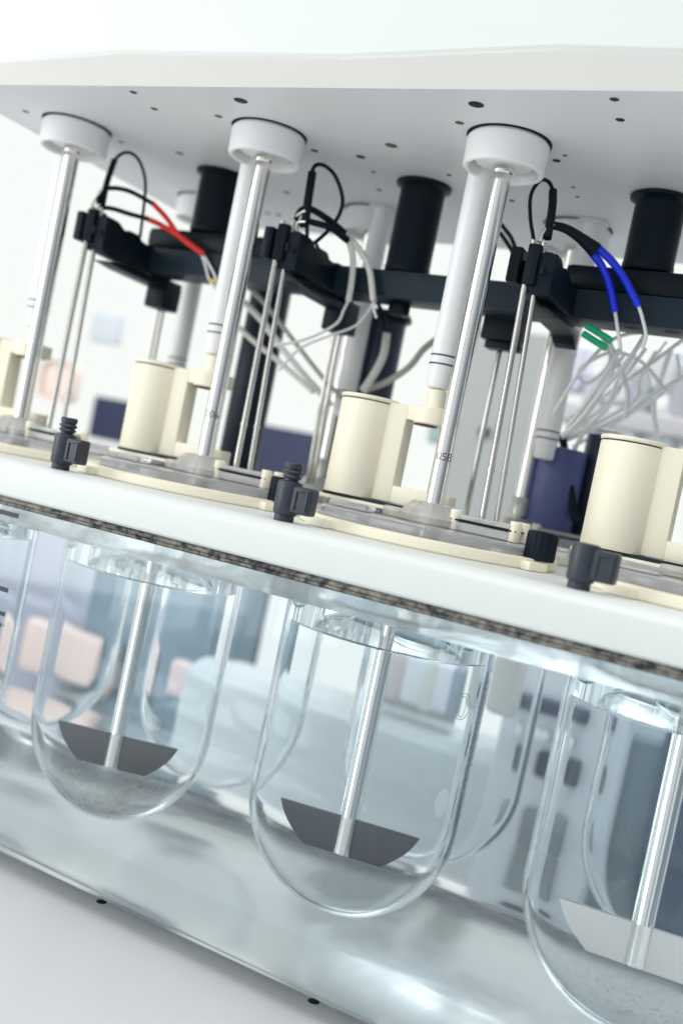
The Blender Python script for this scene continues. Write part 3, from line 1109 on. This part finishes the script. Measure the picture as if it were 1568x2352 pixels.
def plunger(x, y, tip, label, grp, r=7.3):
    t = thing('white_plunger_tube', label, 'tube', (x, y, tip), grp)
    top = ZH - 0.3 - tip
    bm = lathe([(0, 0), (r * .72, 0), (r * .82, 0.6), (r * .86, 1.4), (r * .9, 8), (r, 10), (r, top), (0, top)], 40)
    obj('tube_body', bm, TUBEW, t)
    for z in (12.5, 17.2):
        obj('black_band', lathe([(r - 0.2, z), (r + 0.09, z), (r + 0.09, z + 0.9), (r - 0.2, z + 0.9)], 40, closed=True), INK, t)
    obj('ceiling_flange', lathe([(r, top - 1.2), (r + 3.0, top - 1.2), (r + 3.4, top - 0.4), (r + 3.4, top)], 40), UNDER, t)
    return t


for i, (x, y) in enumerate(FR):
    bracket(x, 15, 'cream bracket with round lidded cylinder ' + where[i].replace('round the', 'left of the'))
    plunger(x - 17.5, 15, 82.6, ['white banded tube beside the leftmost front shaft', 'white banded tube behind the shaft numbered 006', 'white banded tube behind the shaft numbered 058', 'white banded tube above the cream bracket at the right edge'][i], 'white banded tubes of the front row')
for i, (x, y) in enumerate(BR[:3]):
    plunger(x + 12.5, 134, 62 + (2 - i) * 4.5, 'rear white tube with two dark bands hanging free, ' + ['leftmost blurred one', 'middle one by the white hose', 'right one above the navy post'][i], 'white banded tubes of the rear row')

# ------------------------------------------------------------------ dark bar with its black cylinders
bar = thing('manifold_bar', 'long dark crossbar running behind the shafts', 'bar', (-90, 78, 138))
bo = Vector((90, -78, -138))
bm = box(-300, 200, 65, 92, 139, 155.5, 0.8)
bmesh.ops.translate(bm, verts=bm.verts, vec=bo)
obj('beam', bm, SLATE, bar)
for x0, x1 in ((-276, -170), (22, 120)):
    bm = box(x0, x1, 66.5, 91, 155.6, 170, 4)
    bmesh.ops.translate(bm, verts=bm.verts, vec=bo)
    obj('raised_block', bm, NAVYS, bar)
for x in (64, 86, -140, -20):
    bm = lathe([(0, 0), (4.2, 0), (4.4, .1)], 24, (x, 76, 138.8))
    bmesh.ops.translate(bm, verts=bm.verts, vec=bo)
    obj('bore', bm, HOLE, bar)
for i, (x, z0c) in enumerate(((-80.5, 156), (-233, 170.2), (64.8, 170.2))):
    t = thing('black_cylinder', ['black flanged cylinder between the two right shafts', 'blurred black flanged cylinder left of the second shaft', 'black flanged cylinder at the right edge'][i],
              'cylinder', (x, 79, z0c), 'black cylinders standing between the crossbar and the head')
    h = ZH - 0.4 - z0c
    bm = lathe([(0, 0.0), (13.2, 0.0), (14.2, 1), (14.3, 4), (13.9, 5), (13.9, h - 4), (15.5, h - 2.8), (17.2, h - 2), (17.4, h - 0.6), (16.8, h), (0, h)], 56)
    obj('barrel', bm, NAVYS, t)
    if i == 0:
        obj('locking_nut', cyl(7.2, -25, -17.2, 8, (0, 0, 0), 1.4), NAVYS, t)


# ------------------------------------------------------------------ sampling arms with probes
def arm(x, i, label, L=75):
    t = thing('sampling_arm', label, 'arm', (x, 20, 145), 'black sampling arms with thin steel probes')
    # clip jaws at the front
    obj('jaw', box(-12.5, -6, -6, 5, -1, 18, 1.5), NAVY, t)
    obj('jaw_bridge', box(-7, 8, 3, 9, 2, 13, 0.8), NAVY, t)
    obj('jaw', box(-3, 4, -7, 5, -2, 20, 1.5), NAVY, t)
    obj('jaw', box(4.2, 9.5, -2, 10, -3, 17.5, 1.8), NAVY, t)
    q = L / 75
    bm = prism([(a * q if a > 0 else a, b) for a, b in [(-4, -6), (20, -7), (50, -7), (73, -6), (75, -3), (75, 9), (70, 10), (58, 9), (55, 12), (46, 12), (43, 10), (34, 11), (30, 14), (20, 14), (16, 12), (8, 16), (-4, 16)]], -2.5, 12.5, 'YZ', bev=0.8)
    box(-5.5, -2.6, 8, 26 * q, -5, 10, 1.0, bm)
    box(-4.5, -2.6, 38 * q, 60 * q, -5, 8, 0.8, bm)
    obj('beam', bm, NAVY, t)
    bm = prism([(4, -11), (22, -13), (74 * q, -14), (80 * q, -18), (88 * q, -20), (88 * q, -9), (22, -8)], -1.5, 11.5, 'YZ', bev=0.8)
    obj('lower_rail', bm, NAVYS, t)
    if L > 65: obj('rear_jaw', box(-3, 13, 66 * q, 86 * q, -27, -6, 1.5), NAVY, t)
    obj('screw', cyl(1.6, 3, 8, 16, (8, -8.5, 0), .3, bm=None), NAVYS, t)
    for (tx, ty, bx, by, rr) in ((-1.5, -4, 4.5, -12, 1.75), (3.2, -1, 10.5, -6, 1.55)):
        z1 = -128
        bm = bmesh.new()
        tube([(tx, ty, 22), (tx, ty, 0), (tx + (bx - tx) * .5, ty + (by - ty) * .5, z1 * .5), (bx, by, z1)], rr, 14, 8, bm)
        p = obj('probe', bm, STEELD, t)
        b = bmesh.new()
        tube([(tx + (bx - tx) * .78, ty + (by - ty) * .78, z1 * .78), (tx + (bx - tx) * .79, ty + (by - ty) * .79, z1 * .79)], rr + .5, 14, 4, b)
        obj('collar', b, STEELD, p)
    for dx in ((2, 6) if L > 65 else ()):
        bm = bmesh.new()
        tube([(dx, 78 * q, -20), (dx, 78 * q, -60), (dx + 1, 80 * q, -128)], 1.6, 12, 6, bm)
        obj('probe', bm, STEELD, t)
    return t


arm(FR[0][0] + 12.5, 0, 'blurred black sampling arm at the left with red tubing above')
arm(FR[1][0] + 12.5, 1, 'black sampling arm with white tubing, behind the shaft numbered 006')
arm(FR[2][0] + 20.0, 2, 'black sampling arm with blue tubing, right of the shaft numbered 058', 60)
arm(FR[3][0] + 16.0, 3, 'black sampling arm right of the picture beside the last vessel')


t = thing('rear_clamp', 'small dark clamp under the bar with one thin rod, right of the shaft numbered 058', 'clamp', (-18, 100, 140))
obj('block', box(-12, 12, -8, 8, -14, 6, 2), NAVY, t)
obj('serrated_foot', box(-9, 13, -5, 5, -19, -14.5, 1), NAVYS, t)
obj('rod', cyl(1.7, -122, -18, 16, (0, 0, 0), .3), STEELD, t)

# ------------------------------------------------------------------ cables and tubing
def line(name, pts, Y, r, m, label, cat, group=None, parent=None, seg=12, n=10):
    if not isinstance(Y, (list, tuple)): Y = [Y] * len(pts)
    P = [at(px, py, y) for (px, py), y in zip(pts, Y)]
    bm = bmesh.new()
    tube(P, r, seg, n, bm)
    o = obj(name, bm, m, parent)
    if parent is None: tag(o, label, cat, group)
    return o


def sleeve(parent, pts, Y, r, m=RUBBER, name='heat_shrink_sleeve'):
    return line(name, pts, Y, r, m, None, None, parent=parent)


# left station
c = line('cable', [(232, 492), (240, 440), (262, 372), (290, 350), (318, 366), (334, 415), (330, 480), (322, 545)], [24, 24, 26, 30, 34, 38, 42, 46], 1.05, RUBBER, 'thin black cable loop above the left sampling arm', 'cable', 'black cable loops')
sleeve(c, [(236, 470), (246, 420), (264, 366)], [24, 25, 26], 2.0)
c = line('cable', [(705, 545), (706, 490), (716, 395), (738, 378), (768, 402), (786, 452), (780, 490), (755, 528), (725, 556)], [22, 22, 25, 30, 35, 38, 38, 36, 30], 1.2, RUBBER, 'black cable loop above the middle sampling arm', 'cable', 'black cable loops')
sleeve(c, [(700, 520), (706, 470), (717, 396)], [22, 23, 25], 2.6)
c = line('cable', [(1225, 552), (1217, 500), (1218, 450), (1234, 420), (1250, 413), (1266, 430), (1266, 480), (1258, 545)], [26, 26, 26, 28, 30, 30, 26, 22], 1.05, RUBBER, 'black cable loop above the right sampling arm beside the blue tubing', 'cable', 'black cable loops')
sleeve(c, [(1269, 438), (1267, 480), (1256, 548)], [30, 26, 22], 2.3)
line('cable', [(1290, 1000), (1300, 1060), (1310, 1130), (1322, 1200)], 150, 2.6, RUBBER, 'blurred black cable running down beside the navy post', 'cable')
line('cable', [(1150, 515), (1175, 550), (1190, 600), (1165, 560), (1148, 535)], 95, 1.3, RUBBER, 'blurred dark cable behind the shaft numbered 058', 'cable')
line('cable', [(705, 560), (725, 560), (738, 600), (742, 640)], 50, 1.1, RUBBER, 'short black cable crossing behind the middle clip', 'cable')
line('cable', [(862, 688), (878, 720), (884, 760)], 110, 1.4, RUBBER, 'short dark cable above the navy post in the middle', 'cable')

TG = 'coloured tubing pairs of the sampling arms'
# red pair
for a, (bk, rd, en) in enumerate((([(226, 470), (232, 440), (258, 432), (300, 440), (352, 468)], [(350, 466), (382, 500), (415, 545), (462, 580)], [(460, 578), (472, 610), (480, 640), (500, 672)]),
                                  ([(215, 500), (224, 482), (252, 478), (300, 492), (338, 502)], [(335, 501), (372, 518), (415, 545), (468, 584)], [(466, 582), (490, 625), (498, 645), (515, 700)]))):
    o = line('red_tube', rd, [40, 48, 54, 60], 1.75, REDT, ['upper', 'lower'][a] + ' red tube of the pair at the left', 'tube', TG)
    sleeve(o, bk, [20, 22, 26, 32, 40], 1.55)
    sleeve(o, en, 62, 0.9, CLEART, 'clear_tube_end')
    sleeve(o, [(204 + 20 * a, 505), (212 + 14 * a, 470), (236 - 6 * a, 432 + 42 * a)], 20, 0.9, STEELD, 'bent_steel_tube')
y = line('yellow_mark', [(482, 645), (500, 646)], 62, 1.4, YELT, 'small yellow tube marker under the red tubes', 'marker')
# white pair
for a, (bk, wd, en) in enumerate((([(678, 506), (690, 484), (712, 480), (750, 502), (790, 535)], [(788, 533), (826, 575), (848, 620), (857, 690)], [(856, 688), (858, 708), (864, 730)]),
                                  ([(690, 520), (702, 508), (722, 512), (760, 524), (798, 552)], [(800, 548), (810, 590), (808, 640), (800, 692)], [(800, 690), (790, 710), (770, 745), (700, 780), (620, 795)]))):
    o = line('white_tube', wd, [48, 54, 58, 60], 2.0, WHITT, ['outer', 'inner'][a] + ' white tube of the pair in the middle', 'tube', TG)
    sleeve(o, bk, [20, 22, 26, 34, 48], [1.4, 1.9, 2.0, 2.2])
    sleeve(o, en, 62, 0.9, CLEART, 'clear_tube_end')
    sleeve(o, [(668 + 14 * a, 545), (672 + 10 * a, 515), (684 + 8 * a, 494 + 16 * a), (702, 484 + 26 * a)], 20, 1.0, STEELD, 'bent_steel_tube')
# blue pair
for a, (bl_, en) in enumerate((([(1352, 572), (1380, 610), (1398, 655), (1412, 716)], [(1411, 714), (1418, 760), (1424, 800)]),
                               ([(1366, 564), (1400, 596), (1430, 636), (1466, 704)], [(1465, 702), (1474, 730), (1482, 770), (1474, 800)]))):
    o = line('blue_tube', bl_, [44, 50, 54, 58], 2.15, BLUET, ['left', 'right'][a] + ' blue tube of the pair at the right', 'tube', TG)
    sleeve(o, en, 58, 1.0, CLEART, 'clear_tube_end')
    if a == 0:
        sleeve(o, [(1272, 518), (1300, 526), (1330, 545), (1366, 574)], [26, 32, 38, 45], [2.2, 2.5, 2.9, 4.2])
        sleeve(o, [(1238, 556), (1246, 534), (1262, 521), (1276, 518)], [20, 21, 24, 27], 1.25, STEEL, 'bent_steel_tube')
# green pair
for a, pts in enumerate(([(1346, 748), (1376, 766), (1404, 784)], [(1338, 766), (1366, 784), (1392, 800)])):
    line('green_tube', pts, 60, 1.9, GREENT, ['upper', 'lower'][a] + ' short green tube under the dark bar', 'tube', TG)
# loose hoses
HS = [([(560, 650), (610, 700), (680, 790), (745, 872), (820, 950)], 110, 1.7, GREYT, 'grey hose sagging behind the left of centre probes'),
      ([(556, 690), (600, 735), (640, 790), (690, 850), (760, 930)], 120, 2.3, CLEART, 'pale hose crossing the tall navy post'),
      ([(548, 752), (590, 790), (640, 830), (720, 900)], 112, 1.9, WHITT, 'short white hose low across the tall navy post'),
      ([(888, 766), (880, 815), (858, 860), (832, 898)], 118, 2.7, WHITT, 'white hose end in front of the middle navy post'),
      ([(1030, 760), (975, 800), (940, 842), (890, 876), (838, 896)], 125, 2.2, GREYT, 'grey green hose bending left from behind the centre white tube'),
      ([(862, 690), (820, 745), (760, 770), (690, 800), (640, 850)], 70, 0.8, CLEART, 'thin clear line sagging from the white tubes'),
      ([(1480, 770), (1440, 830), (1380, 900), (1330, 965), (1290, 1000)], 90, 1.4, CLEART, 'clear line falling left from the right blue tube'),
      ([(1424, 800), (1395, 850), (1345, 925), (1300, 985)], 95, 1.4, CLEART, 'clear line falling from the left blue tube'),
      ([(1500, 762), (1430, 770), (1380, 800), (1320, 870), (1270, 950)], 105, 1.1, CLEART, 'thin clear line arching below the dark bar'),
      ([(1400, 790), (1420, 840), (1440, 900), (1435, 960)], 130, 1.5, CLEART, 'clear line hanging below the green tubes'),
      ([(1568, 780), (1500, 830), (1400, 900), (1310, 960)], 140, 1.3, CLEART, 'clear line entering from the right edge'),
      ([(1580, 860), (1500, 905), (1420, 960), (1300, 1010)], 160, 1.5, CLEART, 'clear line low at the right behind the white tube'),
      ([(1560, 1040), (1480, 1020), (1400, 990), (1300, 985)], 170, 1.3, CLEART, 'clear line level with the double bands of the rear tube'),
      ([(1380, 770), (1400, 830), (1350, 880), (1330, 850), (1400, 810), (1470, 830), (1530, 900)], 150, 1.2, CLEART, 'tangled clear line loop below the bar'),
      ([(1540, 800), (1520, 860), (1500, 930), (1510, 1000)], 180, 1.8, CLEART, 'clear hose hanging near the right edge'),
      ([(1290, 1180), (1300, 1100), (1330, 1010), (1400, 930)], 150, 1.4, CLEART, 'clear line rising beside the navy post')]
rg = random.Random(5)
for n_, word in enumerate(('first', 'second', 'third', 'fourth', 'fifth', 'sixth', 'seventh')):
    x0, y0 = 1410 + n_ * 24, 790 + rg.uniform(-10, 25)
    HS.append(([(x0, y0), (x0 - 20 + rg.uniform(-25, 25), y0 + 60), (x0 - 70 + rg.uniform(-20, 20), y0 + 120), (1290 + rg.uniform(-10, 25), 985 + n_ * 7)],
               110 + n_ * 11, rg.uniform(0.8, 1.3), CLEART, word + ' from the left of seven clear lines fanning up from the right rear white tube'))
for pts, Y, r, m, lb in HS:
    line('hose', pts, Y, r, m, lb, 'hose', 'loose hoses and lines behind the shafts')

# ------------------------------------------------------------------ navy posts behind
NV = plastic('navy_painted_metal', (0.020, 0.030, 0.062), 0.38, 0.1, 40)
NV2 = plastic('blue_painted_metal', (0.085, 0.105, 0.26), 0.42, 0.08, 40)
for x, y, r, h, m, lb in ((-222, 152, 15, 158, plastic('deep_navy_metal', (0.006, 0.016, 0.032), 0.38, 0.1, 40, spec=0.3), 'thick dark post behind the shaft numbered 006'), (-122, 152, 13, 140, NV, 'dark navy post with cap behind the middle white tubing'),
                          (17, 158, 16.5, 72, NV2, 'blue post below the right rear white tube'), (40, 175, 13, 86, NV, 'dark navy post just right of the blue post'),
                          (150, 60, 15, 70, NV, 'navy post at the right edge seen through the bracket window')):
    t = thing('support_post', lb, 'post', (x, y, 12), 'dark posts behind the shafts')
    obj('column', cyl(r, 0, h - 12, 40, bev=1), m, t)
    if r == 13 and x < 0:
        obj('cap', lathe([(0, h - 12), (16, h - 12.2), (16.5, h - 10), (15, h - 7), (0, h - 7)][::-1], 40), NAVYS, t)


# ------------------------------------------------------------------ out of focus things in the room
def slab(name, lab, cat, px0, py0, px1, py1, Y, depth, col, water=True, m=None, bev=4, group=None, rough=0.5, tall=False):
    """box whose front face spans two picture corners at depth Y"""
    fn = atw if water else at
    a, b = fn(px0, py0, Y), fn(px1, py1, Y)
    x0, x1 = sorted((a.x, b.x)); z0, z1 = sorted((a.z, b.z))
    if tall: z0 = -1099
    bm = box(x0, x1, Y, Y + depth, z0, z1, min(bev, (x1 - x0) * .3, (z1 - z0) * .3), seg=3)
    o = obj(name, bm, m or plastic(name + '_paint', col, rough, 0.06, 12))
    tag(o, lab, cat, group)
    return o


slab('light_cabinet', 'large pale grey rounded cabinet behind the tank, centre', 'cabinet', 425, 1500, 1195, 2100, 560, 90, (0.66, 0.695, 0.715), bev=30, tall=True)
slab('pink_box', 'pink box seen blurred through the tank at the left', 'box', 60, 1400, 238, 1585, 690, 25, (0.92, 0.70, 0.63), bev=11)
slab('pink_box', 'small pink packet left of the pale cabinet', 'packet', 385, 1500, 430, 1590, 650, 30, (0.85, 0.66, 0.64))
slab('slate_cabinet', 'slate blue cabinet far behind the left vessel', 'cabinet', 225, 1240, 480, 1760, 720, 60, (0.20, 0.28, 0.34), tall=True)
_lc = slab('lilac_cabinet', 'lilac grey cabinet at the far left behind the tank', 'cabinet', -420, 1225, 222, 1640, 730, 60, (0.40, 0.41, 0.50), tall=True)
slab('counter_cabinet', 'grey green counter under the pink box', 'counter', 0, 1590, 260, 1660, 630, 80, (0.42, 0.48, 0.47), tall=True)
slab('slate_cabinet', 'dark slate cabinet behind the right vessel', 'cabinet', 1330, 1640, 1520, 2080, 560, 100, (0.16, 0.225, 0.26), tall=True, bev=12)
slab('navy_cabinet', 'navy cabinet at the right edge behind the tank', 'cabinet', 1530, 1640, 1900, 2120, 550, 120, (0.05, 0.09, 0.15), tall=True)
slab('pale_rack', 'pale rack column in the gap between centre and right vessels', 'rack', 1200, 1480, 1325, 2100, 540, 40, (0.72, 0.76, 0.80), tall=True, bev=10)
slab('navy_module', 'dark navy module in the gap between centre and right vessels', 'module', 1215, 1590, 1310, 1652, 526, 13, (0.03, 0.065, 0.11), bev=9)
slab('dark_block', 'small black block on the pale rack, under the white spot', 'block', 1236, 1715, 1290, 1792, 526, 13, (0.06, 0.09, 0.11))
slab('dark_block', 'dark grey block low on the pale rack', 'block', 1204, 1840, 1246, 1950, 526, 13, (0.26, 0.30, 0.32))
slab('white_box', 'small white box shining on the pale rack', 'box', 1224, 1664, 1258, 1700, 526, 13, (0.9, 0.92, 0.93), bev=6)
slab('beige_jar', 'beige cylinder jar behind the right of the centre vessel', 'jar', 1140, 1490, 1196, 1655, 380, 26, (0.78, 0.75, 0.69), bev=11)
for i, (x0, x1, c_) in enumerate(((885, 915, (.7, .6, .6)), (930, 972, (.85, .87, .9)), (985, 1000, (.75, .78, .7)), (1015, 1052, (.85, .85, .9)), (1065, 1085, (.35, .42, .5)))):
    slab('bottle', ['pink tinted', 'white', 'greenish', 'pale lilac', 'slate'][i] + ' blurred bottle standing on the pale cabinet', 'bottle', x0, 1480 + (x0 - 885) * .27, x1, 1606 + (x0 - 885) * .27, 575, 30, c_, bev=8, group='bottles on the pale cabinet')
# above the plate
slab('navy_cupboard', 'navy cupboard blurred behind the left bracket', 'cupboard', 218, 908, 335, 1030, 900, 50, (0.012, 0.022, 0.075), False, group='navy cupboards behind the tester')
slab('white_counter', 'pale lab counter far behind at the left, carrying the navy cupboard', 'counter', -250, 1035, 480, 1260, 870, 200, (0.62, 0.64, 0.70), False, tall=True)
slab('navy_cupboard', 'navy cupboard blurred right of the tall dark post', 'cupboard', 590, 972, 712, 1130, 840, 50, (0.012, 0.022, 0.075), False, group='navy cupboards behind the tester', tall=True)
slab('peach_jar', 'peach coloured round jar blurred at the far left', 'jar', 104, 825, 160, 925, 700, 14, (0.92, 0.76, 0.68), False, bev=18)
slab('grey_cabinet', 'tall pale grey cupboard door behind the centre shaft', 'cabinet', 1068, 745, 1200, 1230, 700, 60, (0.40, 0.42, 0.41), False, tall=True)
slab('teal_panel', 'small pale teal panel beside the grey cupboard', 'panel', 990, 950, 1062, 1030, 705, 20, (0.36, 0.46, 0.47), False)
slab('grey_box', 'pale grey box blurred behind the left probes', 'box', 215, 715, 262, 790, 900, 20, (0.72, 0.76, 0.80), False)
for i, (x, y) in enumerate(((1110, 992),)):
    p = at(x, y, 694)
    bm = bmesh.new(); bmesh.ops.create_uvsphere(bm, u_segments=20, v_segments=12, radius=6.5)
    bmesh.ops.translate(bm, verts=bm.verts, vec=p)
    tag(obj('door_knob', bm, NAVYS), ['black round knob on the grey cupboard door', 'black round knob on the small teal panel'][i], 'knob')
shelf_items = [(1290, 780, 1330, 900, (.70, .70, .82)), (1345, 850, 1372, 960, (.55, .57, .62)), (1390, 800, 1440, 930, (.75, .75, .80)), (1455, 840, 1480, 960, (.42, .44, .50)),
               (1495, 790, 1545, 900, (.66, .68, .72)), (1550, 830, 1580, 1000, (.45, .46, .52)), (1405, 960, 1450, 1060, (.78, .80, .80)), (1500, 930, 1540, 1060, (.6, .64, .66))]
sn = ['lilac', 'grey', 'pale lilac', 'dark grey', 'light grey', 'slate', 'white', 'blue grey']
for i, (a, b, c_, d, col) in enumerate(shelf_items):
    slab('shelf_bottle', sn[i] + ' blurred bottle on the shelf at the right, behind the clear lines', 'bottle', a, b, c_, d, 620, 40, col, False, bev=10, group='bottles on the shelf behind')
slab('shelf', 'thin pale shelf carrying the blurred bottles at the right', 'shelf', 1270, 960, 1640, 972, 610, 120, (0.6, 0.58, 0.6), False)
